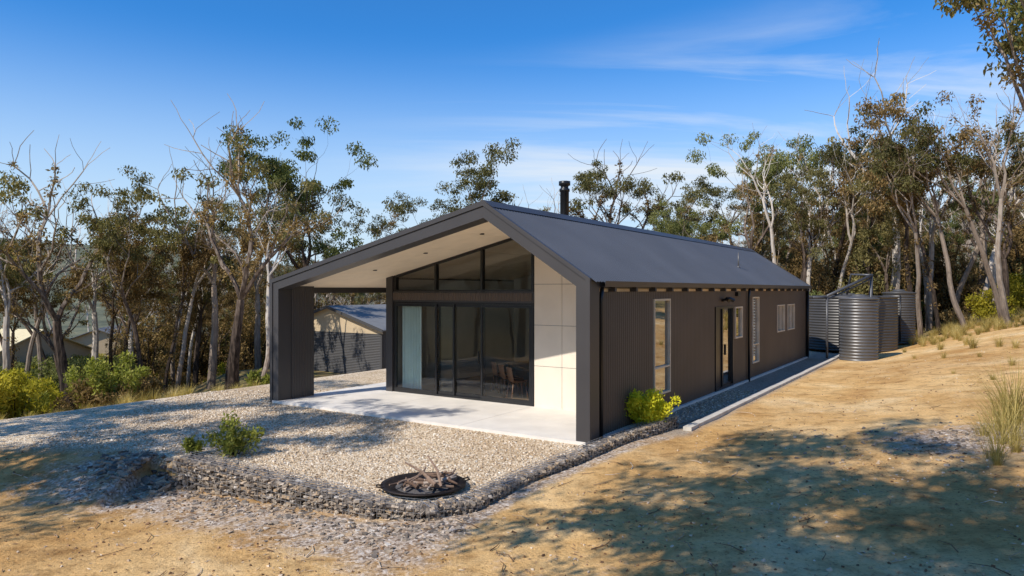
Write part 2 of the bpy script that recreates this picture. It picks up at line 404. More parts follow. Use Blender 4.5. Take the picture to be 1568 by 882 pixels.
mb.extr([(-RS+.22,ZR-.22*.654+.045),(-RS,ZR+.055),(-RS-.22,ZR-.22*.231+.045),(-RS,ZR+.035)],.0,20.12)
mb.ring([(0,ZE+.03),(-RS,ZR+.045),(-W,ZL+.03)],[(0,ZE-.2),(-RS,ZR-.2),(-W,ZL-.2)],20.0,20.13)
mb.box(-W,-W+.14,.402,20,2.72,2.86)
mb.obj('roof_structure',[M_clad],house)
mb=MB()
y=.405
while y<20:
    y1=min(y+1.2,19.95)
    t=[(-.29,zt(.29)-.175),(-RS,ZR-.175),(-W+.15,zt(W-.15)-.175)]; bb=[(x,z-.02) for x,z in t]
    g=.006
    mb.extr([t[0],t[1],bb[1],bb[0]],y,y1-g)
    segs=[RS,RS+1.25,RS+2.5,RS+3.75,RS+5.0,W-.15]
    for a,b in zip(segs[:-1],segs[1:]):
        mb.extr([(-a-(.004),zt(a+.004)-.175),(-b+.004,zt(b-.004)-.175),(-b+.004,zt(b-.004)-.195),(-a-.004,zt(a+.004)-.195)],y,y1-g)
    y=y1 if y1<19.9 else 99
mb.obj('soffit_boards',[M_soffit],house)
mb=MB()
for s in (3.6,5.3,7.0):
    mb.lathe([(.0,zt(s)-.215),(.05,zt(s)-.215),(.06,zt(s)-.19)],-s,1.6,12)
mb.obj('soffit_downlights',[M_black],house)
mb=MB()
mb.extr([(.0,2.86),(.11,2.86),(.13,2.97),(.12,2.97),(.105,2.875),(.01,2.875)],.42,20.1)
mb.box(.0,.012,.42,20.1,2.875,2.95)
y=.9
while y<20: mb.box(-.085,.09,y,y+.08,2.77,2.858); y+=1.02
mb.obj('gutter',[M_clad],house)
mb=MB(); mb.box(-.083,-.06,.42,20,2.77,2.86); mb.obj('eave_timber',[M_timber],house)
mb=MB()
for yy in (.52,10.85):
    mb.tube([(0.0,yy,2.86),(-.02,yy,2.6),(-.02,yy,-.06)],[.04,.04,.04],10)
mb.box(-.05,.03,19.9,20.0,0,2.85)
mb.obj('downpipes',[M_black],house,True)
mb=MB()
mb.box(-.09,-.02,8.25,8.4,2.48,2.56)
for dy in(-.12,.14):
    mb.tube([(-.03,8.32,2.52),(.08,8.32+dy,2.56),(.17,8.32+dy*1.6,2.50)],[.03,.05,.06],8)
mb.box(-.09,-.0,9.6,9.85,2.62,2.74)
mb.obj('security_floodlight',[M_black],house)
mb=MB()
corr_wall(mb,'y',-W+.30,.40,1.11,-.1,zt(W-.28)-.2,.008,.06)
corr_wall(mb,'y',-W+.02,.40,1.11,-.1,3.0)
corr_wall(mb,'y',-7.72,2.9,20,-.1,3.2)
corr_wall(mb,'x',20.0,-7.7,0,-.1,3,ztop=lambda a: zt(-a)-.1)
mb.obj('other_wall_cladding',[M_wing],house,True)
mb=MB(); mb.box(-W+.02,-W+.28,1.115,1.145,-.1,2.95); mb.box(-W+.04,-W+.27,.41,1.11,0,2.9)
for yy in (6.5,11.5,16.5): mb.box(-W+.0,-W+.1,yy,yy+.1,-.1,2.72)
mb.box(-.27,-.24,.41,2.9,0,3.0)
mb.obj('wing_wall_posts',[M_clad],house)
mb=MB()
mb.box(-7.69,-7.6,3.0,19.9,0,3.1)
mb.extr([(-7.6,0),(-7.6,zt(7.6)-.196),(-RS,ZR-.196),(-.23,zt(.23)-.196),(-.23,0)],9.0,9.1)
mb.obj('interior_walls',[M_plaster],house)
mb=MB(); mb.box(-7.6,-.23,3.02,19.8,.002,.012); mb.obj('interior_floor',[M_wood],house)
mb=MB()
xs=[-W-.02,-6.0,-3.0,.0]; ys=[-.03,1.45,2.86]
for i in range(3):
    for j in range(2):
        mb.box(xs[i]+.006,xs[i+1]-.006,ys[j]+.006,ys[j+1]-.006,-.15,0)
mb.box(-7.7,-.02,2.87,20,-.15,-.002)
yy=2.87
while yy<20: mb.box(-W-.02,-7.71,yy,min(yy+3,20.3)-.008,-.15,0); yy+=3
mb.box(-W+.0,-.0,-.02,2.86,-.16,-.02)
mb.obj('verandah_slab',[M_slab],house)
YG=2.9
mb=MB()
soff=lambda s: zt(s)-.195
mb.extr([(-7.76,-.02),(-7.76,soff(7.76)),(-7.53,soff(7.53)),(-7.53,-.02)],YG-.1,YG+.1)
mb.box(-7.53,-2.96,YG-.07,YG+.05,2.49,2.76)
mb.obj('front_wall_columns',[M_clad],house)
mb=MB(); corr_wall(mb,'x',YG-.085,-7.52,-3.0,2.53,2.72,amp=.010,pitch=.08); mb.obj('transom_cladding',[M_wall],house,True)
mb=MB(); gb=MB()
def post(s,w,z0,z1,d0=-.06,d1=.06): mb.box(-s-w/2,-s+w/2,YG+d0,YG+d1,z0,z1)
def pane_x(x0,x1,y,z0,z1): gb.add([(x0,y,z0),(x1,y,z0),(x1,y,z1),(x0,y,z1)],[(0,1,2,3)])
post(7.50,.06,.0,2.49); post(3.0,.07,0,2.49)
mb.box(-7.47,-3.035,YG-.06,YG+.06,.0,.05); mb.box(-7.47,-3.035,YG-.055,YG+.055,2.43,2.488)
def leaf(s0,s1,dy,fw=.055):
    y0=YG+dy-.018; y1=YG+dy+.018
    mb.box(-s0,-s0+fw,y0,y1,.052,2.428); mb.box(-s1-fw,-s1,y0,y1,.052,2.428)
    mb.box(-s0+fw,-s1-fw,y0,y1,.052,.13); mb.box(-s0+fw,-s1-fw,y0,y1,2.36,2.428)
    pane_x(-s0+fw,-s1-fw,YG+dy,.13,2.36)
leaf(7.47,5.98,-.04); leaf(6.92-.95+.1,5.42-.0,.0)
leaf(5.98+.0,4.48,.04); leaf(4.54,3.04,-.04)
mb.box(-4.60,-4.575,YG-.10,YG-.06,.95,1.25)
for s,w in((7.47,.07),(6.03,.06),(4.52,.06)): post(s,w,2.76,soff(s)-.0)
mb.extr([(-3.035,2.76),(-3.035,soff(3.035)),(-2.965,soff(2.965)),(-2.965,2.76)],YG-.06,YG+.06)
mb.box(-7.43,-3.04,YG-.055,YG+.055,2.762,2.81)
mb.extr([(-7.43,soff(7.43)-.06),(-7.43,soff(7.43)+.002),(-3.04,soff(3.04)+.002),(-3.04,soff(3.04)-.06)],YG-.055,YG+.055)
for a,b in((7.43,6.06),(6.0,4.55),(4.49,3.04)):
    gb.add([(-a,YG,2.81),(-b,YG,2.81),(-b,YG,soff(b)-.05),(-a,YG,soff(a)-.05)],[(0,1,2,3)])
mb.obj('sliding_door_frames',[M_black],house); gb.obj('front_glazing',[M_glass],house)
mb=MB()
ss_=[2.955,2.19,1.2,.29]; zz=[-.01,.98,1.96,2.94,4.5]
for i in range(3):
    for j in range(4):
        a,b=ss_[i],ss_[i+1]; z0,z1=zz[j]+.005,zz[j+1]-.005
        a-=.005;b+=.005
        ta,tb=soff(a),soff(b)
        if max(ta,tb)<z0: continue
        P=[(-a,z0),(-a,max(z0,min(z1,ta)) if j==3 else z1)]
        if j==3:
            if b<RS<a: P.append((-RS,soff(RS)))
            P.append((-b,max(z0,tb)))
        else: P.append((-b,z1))
        P.append((-b,z0))
        if j==2 and b<.5: P=[(-a,z0),(-a,z1),(-b,min(z1,tb)),(-b,z0)]
        mb.extr(P,YG-.05,YG-.035)
mb.obj('fibre_cement_panels',[M_panel],house)
mb=MB(); mb.extr([(-2.96,-.02),(-2.96,soff(2.96)),(-RS,soff(RS)),(-.25,soff(.25)),(-.25,-.02)],YG-.034,YG+.08); mb.obj('front_wall_backing',[M_clad],house)
mb=MB()
mb.lathe([(.0,5.62),(.15,5.60),(.15,5.50),(.10,5.48),(.10,5.42),(.135,5.41),(.135,5.34),(.115,5.33),(.115,4.35)],-2.95,4.33,20)
mb.lathe([(.30,4.42),(.2,4.5),(.12,4.62)],-2.95,4.33,20)
mb.obj('flue',[M_black],house,True)
mb=MB(); mb.tube([(-.85,12.65,3.45),(-.85,12.65,4.08)],[.025,.025],8); mb.tube([(-.85,12.65,3.53),(-.85,12.65,3.63)],[.07,.03],8); mb.obj('vent_pipe',[M_zinc],house,True)
# ------------------------------------------------------------------ interior furniture
def place(o,lx,ly,z=0,rz=0):
    x,y=loc2w(lx,ly); o.location=(x,y,z); o.rotation_euler=(0,0,rz-ANG)
mb=MB()
n=160;vs=[];fs=[]
for i in range(n+1):
    x=-7.45+.72*i/n; yy=.22+.05*math.sin(i/n*2*math.pi*8)+.015*math.sin(i*.9)
    vs+=[(x,yy,.03),(x,yy*1.0,2.44)]
for i in range(n): fs.append((2*i,2*i+2,2*i+3,2*i+1))
mb.add(vs,fs); o=mb.obj('curtain',[M_curt],None,True); place(o,0,YG)
mb=MB()
mb.box(-.5,.5,-1.1,1.1,.72,.76)
for sx in(-.42,.42):
    for sy in(-1,1): mb.tube([(sx,sy,.72),(sx*1.05,sy*1.03,.0)],[.035,.022],8)
mb.box(-.4,.4,-.95,.95,.66,.718)
o=mb.obj('dining_table',[M_wood]); place(o,-4.0,4.6,.012,.9)
def chair():
    mb=MB()
    for sx in(-.2,.2):
        for sy in(-.2,.2): mb.tube([(sx*.8,sy*.8,.44),(sx*1.1,sy*1.1,0)],[.018,.012],6)
    vs=[];fs=[];R=8
    prof=[(-.22,.46),(0,.44),(.16,.45),(.22,.52),(.25,.66),(.27,.82)]
    for k,(py,pz) in enumerate(prof):
        for j in range(R+1):
            u=j/R*2-1; vs.append((u*.23,py-(.05*u*u if k>2 else 0),pz+.05*u*u*(k<3)))
    for k in range(len(prof)-1):
        for j in range(R): a=k*(R+1)+j; fs.append((a,a+1,a+R+2,a+R+1))
    off=len(vs); vs+=[(x,y,z-.025) for x,y,z in vs]; fs+=[tuple(i+off for i in reversed(f)) for f in list(fs)]
    mb.add(vs,fs); return mb
cm=chair().mesh('dining_chair',[simple('brown_leather',(.24,.12,.065),.5)],True)
for i,(dx,dy,r) in enumerate([(.75,-.7,-1.57),(.75,0,-1.57),(.75,.7,-1.57),(-.75,-.7,1.57),(-.75,0,1.57),(-.75,.7,1.57)]):
    o=bpy.data.objects.new('dining_chair',cm); scene.collection.objects.link(o)
    c,s=math.cos(.9),math.sin(.9); place(o,-4.0+dx*c-dy*s,4.6+dx*s+dy*c,.012,r+.9)
mb=MB(); mb.box(-2.6,0,-.35,.35,.1,.88,0); mb.box(-2.65,.03,-.38,.38,.881,.92,1)
for k in range(4): mb.box(-2.55+k*.64,-1.95+k*.64,-.37,-.352,.14,.86,0)
mb.tube([(-1.0,.1,.92),(-1.0,.1,1.25),(-1.0,.02,1.33),(-1.0,-.1,1.3),(-1.0,-.12,1.22)],[.014]*5,8,2)
mb.box(-2.6,0,-.3,.3,.0,.1,0)
o=mb.obj('kitchen_bench',[M_plaster,M_panel,M_zinc]); place(o,-.3,7.0,.012)
mb=MB(); mb.tube([(0,0,4.2),(0,0,1.95)],[.004,.004],5); mb.lathe([(.03,1.97),(.12,1.9),(.2,1.72),(.19,1.72),(.11,1.88)],0,0,20)
o=mb.obj('pendant_lamp',[M_tan]); place(o,-4.0,4.6)
mb=MB(); mb.box(-.5,.5,-.02,.02,.9,1.6); mb.box(-.42,.42,-.035,-.022,.98,1.52)
o=mb.obj('wall_picture',[M_wood]); place(o,-5.6,8.95)
# ------------------------------------------------------------------ kerb
mb=MB()
y=2.4
while y<22.5:
    x0,x1=.90+.01*RN.random(),1.08
    y1=y+1.5; 
    mb.box(x0,x1,y,y1-.012,-.2,.0+.01*RN.random()); y=y1
o=mb.obj('concrete_kerb',[M_kerb]); place(o,0,0)
# ------------------------------------------------------------------ shed
shed=empty('garage_shed',(*loc2w(-19.4,14.7),-1.66),-ANG)
SW=7.74; SE=2.42; SR=3.54; SD=9
mb=MB()
mb.extr([(-SW,SE),(-SW/2,SR),(0,SE)],0,.03)
mb.box(-SW,0,0,.03,2.2,SE-.002)
mb.obj('gable_wall',[M_tan],shed)
mb=MB(); z=0
n=26
vs=[];fs=[]
for i in range(n*4+1):
    z=2.2*i/(n*4); o_=.012*math.sin(i/4*2*math.pi); vs+=[(-SW+.1,-.03+o_,z),(-.1,-.03+o_,z)]
for i in range(n*4): k=2*i; fs.append((k,k+1,k+3,k+2))
mb.add(vs,fs); mb.box(-SW,-SW+.1,-.05,.03,0,2.2); mb.box(-.1,0,-.05,.03,0,2.2)
mb.obj('roller_door',[M_sheddoor],shed)
mb=MB(); corr_wall(mb,'y',0,.03,SD,0,SE); corr_wall(mb,'y',-SW,.03,SD,0,SE); corr_wall(mb,'x',SD,-SW,0,0,SE); mb.obj('shed_walls',[M_sheddoor],shed)
mb=MB()
sl=(SR-SE)/(SW/2)
mb.extr([(.25,SE-.25*sl+.02),(-SW/2,SR+.02),(-SW/2,SR+.08),(.25,SE-.25*sl+.08)],-.25,SD+.2)
mb.extr([(-SW-.25,SE-.25*sl+.02),(-SW-.25,SE-.25*sl+.08),(-SW/2,SR+.08),(-SW/2,SR+.02)],-.25,SD+.2)
mb.obj('shed_roof',[M_shedroof],shed)
mb=MB(); mb.extr([(.27,SE-.25*sl-.06),(-SW/2,SR-.06),(-SW/2,SR+.1),(.27,SE-.25*sl+.1)],-.28,-.255)
mb.extr([(-SW-.27,SE-.25*sl-.06),(-SW-.27,SE-.25*sl+.1),(-SW/2,SR+.1),(-SW/2,SR-.06)],-.28,-.255)
mb.obj('barge_boards',[M_sheddoor],shed)
def cottage(name,X,Y,w,d,h,rz,roofm):
    e=empty(name,(X,Y,th(X,Y)),rz)
    m=MB(); m.box(-w/2,w/2,-d/2,d/2,-.5,h); m.extr([(-w/2,h),(0,h+w*.2),(w/2,h)],-d/2,d/2); m.obj('walls',[M_tan],e)
    m=MB()
    for s in(-1,1): m.extr([(s*(w/2+.4),h-.12),(0,h+w*.2+.02),(0,h+w*.2+.1),(s*(w/2+.4),h-.04)],-d/2-.4,d/2+.4)
    m.obj('roof',[roofm],e)
    m=MB()
    for k in(-.25,.2): m.box(w*k-.6,w*k+.6,-d/2-.02,-d/2-.003,1,2.1)
    m.obj('windows',[M_black],e)
cottage('neighbour_house',-43.5,60,10,8,2.7,1.3,M_yroof)
cottage('neighbour_house',-44,76,9,7,2.4,.3,M_shedroof)
# ------------------------------------------------------------------ water tanks
def tank(X,Y,r,h,m,z0):
    mb=MB(); prof=[]; n=int(h/.125*6)
    for i in range(n+1):
        z=h*i/n; prof.append((r+.014*math.sin(2*math.pi*z/.125),z))
    mb.lathe(prof,0,0,56,0)
    mb.lathe([(r+.03,h-.03),(r+.05,h+.01),(r+.03,h+.04),(r*.5,h+.08),(0.25,h+.12),(.25,h+.18),(0,h+.19)],0,0,48,0)
    mb.tube([(r+.05,0,h-.1),(r+.05,0,.1)],[.03,.03],8,1)
    o=mb.obj('water_tank',[m,M_black],None,True,(X,Y,z0)); return o
tank(14.15,28.6,.72,2.5,M_zinc,-.06).rotation_euler=(0,0,.9)
tank(15.95,33.2,2.05,2.42,M_tank2,.05).rotation_euler=(0,0,-2.2)
tank(19.1,34.6,.72,2.45,M_tank2,.2).rotation_euler=(0,0,-2)
mb=MB()
mb.tube([(12.9,28.7,0),(12.9,28.7,2.55)],[.05,.05],8)
mb.tube([(12.9,28.7,2.55),(15.6,30.4,3.45)],[.06,.06],8)
mb.tube([(12.9,28.7,2.40),(15.6,30.4,3.3)],[.035,.035],8)
mb.tube([(15.6,30.4,3.5),(15.6,30.6,.1)],[.06,.06],8)
mb.tube([(12.2,28.4,2.5),(12.9,28.7,2.5)],[.05,.05],8)
mb.tube([(15.6,30.4,3.45),(15.2,31.4,3.5),(15.1,31.6,2.6)],[.05,.05,.05],8)
for t in (.25,.5,.75): mb.tube([(12.9+2.7*t,28.7+1.7*t,2.55+.9*t),(12.9+2.7*t+.15,28.7+1.7*t,2.38+.9*t)],[.02,.02],6)
mb.obj('tank_inlet_pipework',[simple('grey_pipe',(.07,.07,.075),.4)],None,True)
# ------------------------------------------------------------------ stones
def stone(mb,p,sx,sy,sz,R,mi=0,flat=True):
    c=[]
    for x in(-1,1):
        for y in(-1,1):
            for z in(-1,1):
                c.append(Vector((x*sx*(.55+.45*R.random()),y*sy*(.55+.45*R.random()),z*sz*(.6+.4*R.random()))))
    q=Matrix.Rotation(R.random()*6.28,3,'Z')@Matrix.Rotation(R.gauss(0,.25 if flat else 1.2),3,'X')@Matrix.Rotation(R.gauss(0,.25 if flat else 1.2),3,'Y')
    vs=[q@v+Vector(p) for v in c]
    mb.add(vs,[(0,1,3,2),(4,6,7,5),(0,4,5,1),(2,3,7,6),(0,2,6,4),(1,5,7,3)],mi)
R=random.Random(3)
GP=[(-5.5,11.75,.05,.54),(-3.6,10.55,.02,.42),(-1.75,9.4,-.02,.30),(-1.15,9.25,-.03,.25),(-.6,9.55,-.03,.22),(.2,10.85,-.02,.22),(1.3,12.35,.02,.22),(2.3,13.6,.09,.32),(3.35,14.7,.16,.40)]
mb=MB(); wr=MB()
for i in range(len(GP)-1):
    x0,y0,t0,h0=GP[i]; x1,y1,t1,h1=GP[i+1]
    L=math.hypot(x1-x0,y1-y0); dx,dy=(x1-x0)/L,(y1-y0)/L; nx,ny=dy,-dx
    if ny>0: nx,ny=-nx,-ny
    wd=.34 if i<2 else .24
    n=int(L*520*(wd/.42))
    for k in range(n):
        t=R.random(); top=t0+(t1-t0)*t; h=h0+(h1-h0)*t
        a=R.uniform(-wd/2,wd/2); z=top-R.random()*h
        if R.random()<.35: z=top-R.random()*.05
        elif R.random()<.7: a=wd/2-R.random()*.05
        x=x0+dx*L*t+nx*a; y=y0+dy*L*t+ny*a
        stone(mb,(x,y,z-.03),R.uniform(.03,.085),R.uniform(.025,.06),R.uniform(.008,.026),R)
    def W3(t,a,z): 
        top=t0+(t1-t0)*t; return (x0+dx*L*t+nx*a,y0+dy*L*t+ny*a,top+.015-z)
    m=max(2,int(L/.1))
    for k in range(m+1):
        t=k/m; h=h0+(h1-h0)*t
        wr.tube([W3(t,-wd/2-.03,h),W3(t,-wd/2-.03,0),W3(t,wd/2+.03,0),W3(t,wd/2+.03,h)],[.0032]*4,4)
    for a in np.arange(-wd/2-.03,wd/2+.04,.09): wr.tube([W3(0,a,0),W3(1,a,0)],[.0032]*2,4)
    for z in (.09,.18,.27,.36,.45):
        if z<min(h0,h1): wr.tube([W3(0,wd/2+.03,z),W3(1,wd/2+.03,z)],[.0032]*2,4)
gab=empty('gabion_wall')
mb.obj('stones',[M_stone],gab); wr.obj('wire_basket',[M_wire],gab)
mb=MB()
for k in range(300):
    t=R.random(); x=-5.6-1.3*t+R.gauss(0,.12); y=11.75+.45*t+R.gauss(0,.2)-.2
    z=th(x,y)+R.random()*.12*(1-t)*math.exp(-((y-(11.6+.45*t))/.3)**2)
    stone(mb,(x,y,z),R.uniform(.04,.11),R.uniform(.03,.08),R.uniform(.012,.032),R)
for k in range(650):
    t=R.random(); x=-7+6.5*t; y=float(np.interp(x,GX,GY))-.5-abs(R.gauss(0,.5)); 
    stone(mb,(x,y,th(x,y)+.005),R.uniform(.015,.05),R.uniform(.015,.04),R.uniform(.006,.016),R)
for k in range(300):
    x=R.gauss(7.9,1.2); y=R.gauss(11.8,.8); stone(mb,(x,y,th(x,y)+.008),R.uniform(.02,.05),R.uniform(.02,.04),R.uniform(.008,.018),R)
mb.obj('loose_rock_pile',[M_stone])
# ------------------------------------------------------------------ pebbles / litter
mb=MB()
X=nr.uniform(-9,8,60000); Y=4+nr.rand(60000)**1.0*16
lx,ly=w2loc(X,Y); yg=np.interp(X,GX,GY)
inside=(lx>-W-.1)&(lx<0.0)&(ly>-.1)
ok=(~inside)&(lx<.85)&(Y>yg+.1)&(np.abs(X)<Y*.78)
X=X[ok];Y=Y[ok]; Z=terrain(X,Y)
for x,y,z in list(zip(X,Y,Z))[:15000]:
    if math.hypot(x+1.27,y-9.98)<.6: continue
    s=R.uniform(.010,.024)
    stone(mb,(x,y,z+.004),s,s*R.uniform(.6,1),s*.7,R,0,False)
mb.obj('gravel_stones',[M_peb])
mb=MB()
for k in range(13000):
    y=R.uniform(4.5,26) if R.random()<.75 else R.uniform(4.5,11); x=R.uniform(-.78,.78)*y
    l,m_=w2loc(x,y)
    if (-W-1<l<1.1 and m_>-.3) : continue
    if y>np.interp(x,GX,GY)-.1 and l<1.1 and R.random()<.93: continue
    if l<-14: continue
    z=th(x,y)
    cl=pn(x,y,1.1,4)+.6*pn(x,y,.35,2)
    if cl<R.uniform(-.7,.7): continue
    s=R.uniform(.006,.022)*(1.6 if R.random()<.05 else 1)
    if R.random()<.6: stone(mb,(x,y,z+.003),s,s*.8,s*.6,R,0,False)
    else:
        a=R.random()*6.28; l_=R.uniform(.02,.055); wv=l_*.14
        dx,dy=math.cos(a),math.sin(a); zz=z+.008
        mb.add([(x-dx*l_,y-dy*l_,zz),(x+dy*wv,y-dx*wv,zz+.007),(x+dx*l_,y+dy*l_,zz+R.uniform(-.003,.012)),(x-dy*wv,y+dx*wv,zz)],[(0,1,2,3)])
for k in range(300):
    y=R.uniform(5,18); x=R.uniform(-.78,.78)*y; l,m_=w2loc(x,y)
    if (l<1.3 and y>np.interp(x,GX,GY)-.2): continue
    a=R.random()*3.14; ln=R.uniform(.10,.42); z=th(x,y)+.012
    p=[(x,y,z),(x+math.cos(a)*ln*.5,y+math.sin(a)*ln*.5,z+R.uniform(0,.02)),(x+math.cos(a+.2)*ln,y+math.sin(a+.2)*ln,th(x+math.cos(a)*ln,y+math.sin(a)*ln)+.012)]
    mb.tube(p,[.007,.005,.003],4)
mb.obj('leaf_litter',[M_litter])
# ------------------------------------------------------------------ fire pit
fx,fy=-1.27,9.95
fp=empty('fire_pit',(fx,fy+.12,-.06))
mb=MB(); mb.lathe([(0,.02),(.3,.03),(.46,.05),(.54,.085),(.61,.09),(.61,.07),(.55,.06),(.48,.02),(.3,-.03)],0,0,48,0)
for k in range(2):
    a=.3+math.pi*k; mb.tube([(.58*math.cos(a-.12),.58*math.sin(a-.12),.085),(.67*math.cos(a-.08),.67*math.sin(a-.08),.1),(.67*math.cos(a+.08),.67*math.sin(a+.08),.1),(.58*math.cos(a+.12),.58*math.sin(a+.12),.085)],[.012]*4,6)
mb.obj('steel_bowl',[M_steel],fp,True)
mb=MB(); mb.lathe([(0,.055),(.25,.05),(.40,.046)],0,0,32); mb.obj('ash',[M_ash],fp)
mb=MB()
for k in range(34):
    a=R.random()*6.28; ln=R.uniform(.25,.6); x=R.gauss(0,.15)-math.cos(a)*ln*.4;y=R.gauss(0,.13)-math.sin(a)*ln*.4
    e=R.uniform(0,.15) if k<31 else R.uniform(.4,.7)
    z=.07+R.random()*.10
    c=[(x,y,z),(x+math.cos(a)*math.cos(e)*ln*.5,y+math.sin(a)*math.cos(e)*ln*.5,z+math.sin(e)*ln*.5),(x+math.cos(a+.2)*math.cos(e)*ln,y+math.sin(a+.2)*math.cos(e)*ln,z+math.sin(e)*ln)]
    mb.tube(c,[R.uniform(.015,.035),.022,.012],6)
mb.obj('firewood_sticks',[M_stick],fp)
# ------------------------------------------------------------------ trees
def leaves(mb,cl,nper,rad,ls,mi,seed,flat=.7,droop=.8):
    q=np.random.RandomState(seed)
    for c,rs in cl:
        n=int(nper*rs*q.uniform(.6,1.3))
        P=q.normal(0,1,(n,3)); P/=np.linalg.norm(P,axis=1)[:,None]+1e-6
        P*= (q.rand(n,1)**.5)*rad*rs
        P[:,2]*=flat; P+=np.array(c)
        A=q.normal(0,.55,(n,3)); A[:,2]-=droop; A/=np.linalg.norm(A,axis=1)[:,None]
        B=q.normal(0,1,(n,3)); Wd=np.cross(A,B); Wd/=np.linalg.norm(Wd,axis=1)[:,None]+1e-6
        l=ls*q.uniform(.6,1.3,(n,1)); w=l*.2
        v=np.stack([P,P+A*l*.45+Wd*w,P+A*l,P+A*l*.45-Wd*w],1).reshape(-1,3)
        o=len(mb.v); mb.v.extend(map(tuple,v.tolist()))
        mb.f.extend([(o+4*i,o+4*i+1,o+4*i+2,o+4*i+3) for i in range(n)]); mb.m.extend([mi]*n)
def make_tree(name,seed,H,r0,fork=.45,spread=.5,nper=150,rad=.6,leafp=1.0,epi=0.0,maxlev=3,mats=None,lean=.05,ls=.17,sidep=.42,taper=.55):
    R=random.Random(seed); mb=MB(); cl=[]; ep=[]
    def grow(p,d,L,r,lev):
        n=max(4,int(L/.5)) if lev<2 else 4
        pts=[p];rad_=[r]; st=L/n; rr=r
        for i in range(n):
            wob=.06 if lev==0 else .13+.03*lev
            d=(d+Vector((R.gauss(0,wob),R.gauss(0,wob),R.gauss(0,wob*.6)+(.07 if lev else .02)))).normalized()
            p=p+d*st; rr=r*(1-(i+1)/n*(.4 if lev==0 else taper)); pts.append(p); rad_.append(rr)
            if lev>=1 and lev<maxlev and i>=1 and R.random()<sidep:
                side(p,d,L*R.uniform(.35,.6),rr*.6,min(lev+1,maxlev) if lev<maxlev-1 else maxlev)
            if lev==maxlev and i in(1,) and R.random()<leafp*.5: cl.append((tuple(p),R.uniform(.5,.85)))
            if epi and R.random()<epi and lev<3 and p.z>H*.12: ep.append((tuple(p),R.uniform(.5,1.0)))
        mb.tube(pts,rad_,7 if lev==0 else (5 if lev<3 else 3),0,False)
        if lev<maxlev:
            k=R.choice([3,4]) if lev==0 else R.choice([2,2,3])
            a0=R.random()*6.28
            for j in range(k):
                ang=R.uniform(.25,.6)*(spread/.5) if lev<2 else R.uniform(.3,.8)
                az=a0+j*6.283/k+R.gauss(0,.3)
                ax=d.orthogonal().normalized(); q=Matrix.Rotation(az,3,d)@ax
                nd_=(d*math.cos(ang)+q*math.sin(ang)).normalized()
                nl=((H-pts[-1].z)*R.uniform(.42,.6)/max(.4,nd_.z+.2)) if lev==0 else L*R.uniform(.5,.75)
                grow(p,nd_,nl,rr*R.uniform(.55,.8),lev+1)
        else:
            if R.random()<leafp: cl.append((tuple(p),R.uniform(.7,1.25)))
    def side(p,d,L,r,lev):
        ang=R.uniform(.6,1.1); q=Matrix.Rotation(R.random()*6.28,3,d)@d.orthogonal().normalized()
        grow(p,(d*math.cos(ang)+q*math.sin(ang)).normalized(),L,r,lev)
    grow(Vector((0,0,-.3)),Vector((lean*R.uniform(-1,1),lean*R.uniform(-1,1),1)).normalized(),H*fork,r0,0)
    leaves(mb,cl,nper,rad,ls,1,seed)
    if ep: leaves(mb,ep,int(nper*.7),rad*.75,ls*.9,2,seed+1,1.0,.3)
    return mb.mesh(name,mats or [M_bark,M_leaf,M_leafb])
mats1=[M_bark,M_leaf,M_leafb]; mats2=[M_bark,M_leafg,M_leafb]; mats3=[M_barkpale,M_leaf,M_leafb]
TV={}
TV['A']=make_tree('gum_a',1,12,.20,.45,.42,170,.56,.95,.15,3,mats1,.05,.17,.42)
TV['B']=make_tree('gum_b',2,12,.16,.55,.38,130,.52,.9,.25,3,mats1,.05,.17,.36)
TV['C']=make_tree('gum_c',3,12,.22,.40,.55,165,.56,.9,.1,3,mats2,.05,.17,.40)
TV['D']=make_tree('gum_d',4,12,.15,.48,.36,120,.5,.75,.5,3,[M_bark,M_leafb,M_leafb],.05,.17,.36)
TV['E']=make_tree('gum_e',15,12,.16,.5,.5,130,.52,.8,.3,3,mats3,.08,.17,.36)
TV['F']=make_tree('gum_half_bare',6,12,.26,.36,.5,110,.5,.13,.28,3,mats1,.05,.19,.6,.42)
TV['G']=make_tree('gum_bare',7,12,.20,.42,.42,60,.4,.03,.10,3,mats3,.05,.19,.6,.40)
TV['H']=make_tree('gum_thin_epicormic',8,12,.12,.55,.30,120,.45,.7,.8,2,[M_bark,M_leafb,M_leafb])
TV['I']=make_tree('gum_pale_sparse',9,12,.15,.55,.42,110,.5,.25,.1,3,mats3,.2,.19,.5,.45)
TV['J']=make_tree('gum_tall_sparse',41,13,.15,.62,.45,120,.5,.65,.12,3,mats1,.1,.17,.3,.5)
TV['K']=make_tree('gum_dead_stag',42,13,.15,.5,.35,60,.4,.0,.22,3,mats3,.15,.17,.35,.42)
def make_shrub(name,seed,H,Wd,n,mat,ls=.09,stems=9,flat=.9):
    R=random.Random(seed); mb=MB(); cl=[]
    for k in range(stems):
        a=R.random()*6.28; rr=Wd*.5*math.sqrt(R.random()); h=H*R.uniform(.5,1)*(1-.35*(rr/(Wd*.5))**2)
        tip=Vector((rr*math.cos(a),rr*math.sin(a),h))
        mb.tube([(0.02*math.cos(a),.02*math.sin(a),-.05),tuple(tip*.5+Vector((0,0,.05*H))),tuple(tip)],[.012*H+.004,.008*H+.002,.003],4,0,False)
        for f in(.35,.65,.95): cl.append((tuple(tip*f+Vector((R.gauss(0,.05),R.gauss(0,.05),0))*Wd),R.uniform(.6,1.1)))
    leaves(mb,cl,n,Wd*.17,ls,1,seed,flat,-.4)
    return mb.mesh(name,[M_bark,mat])
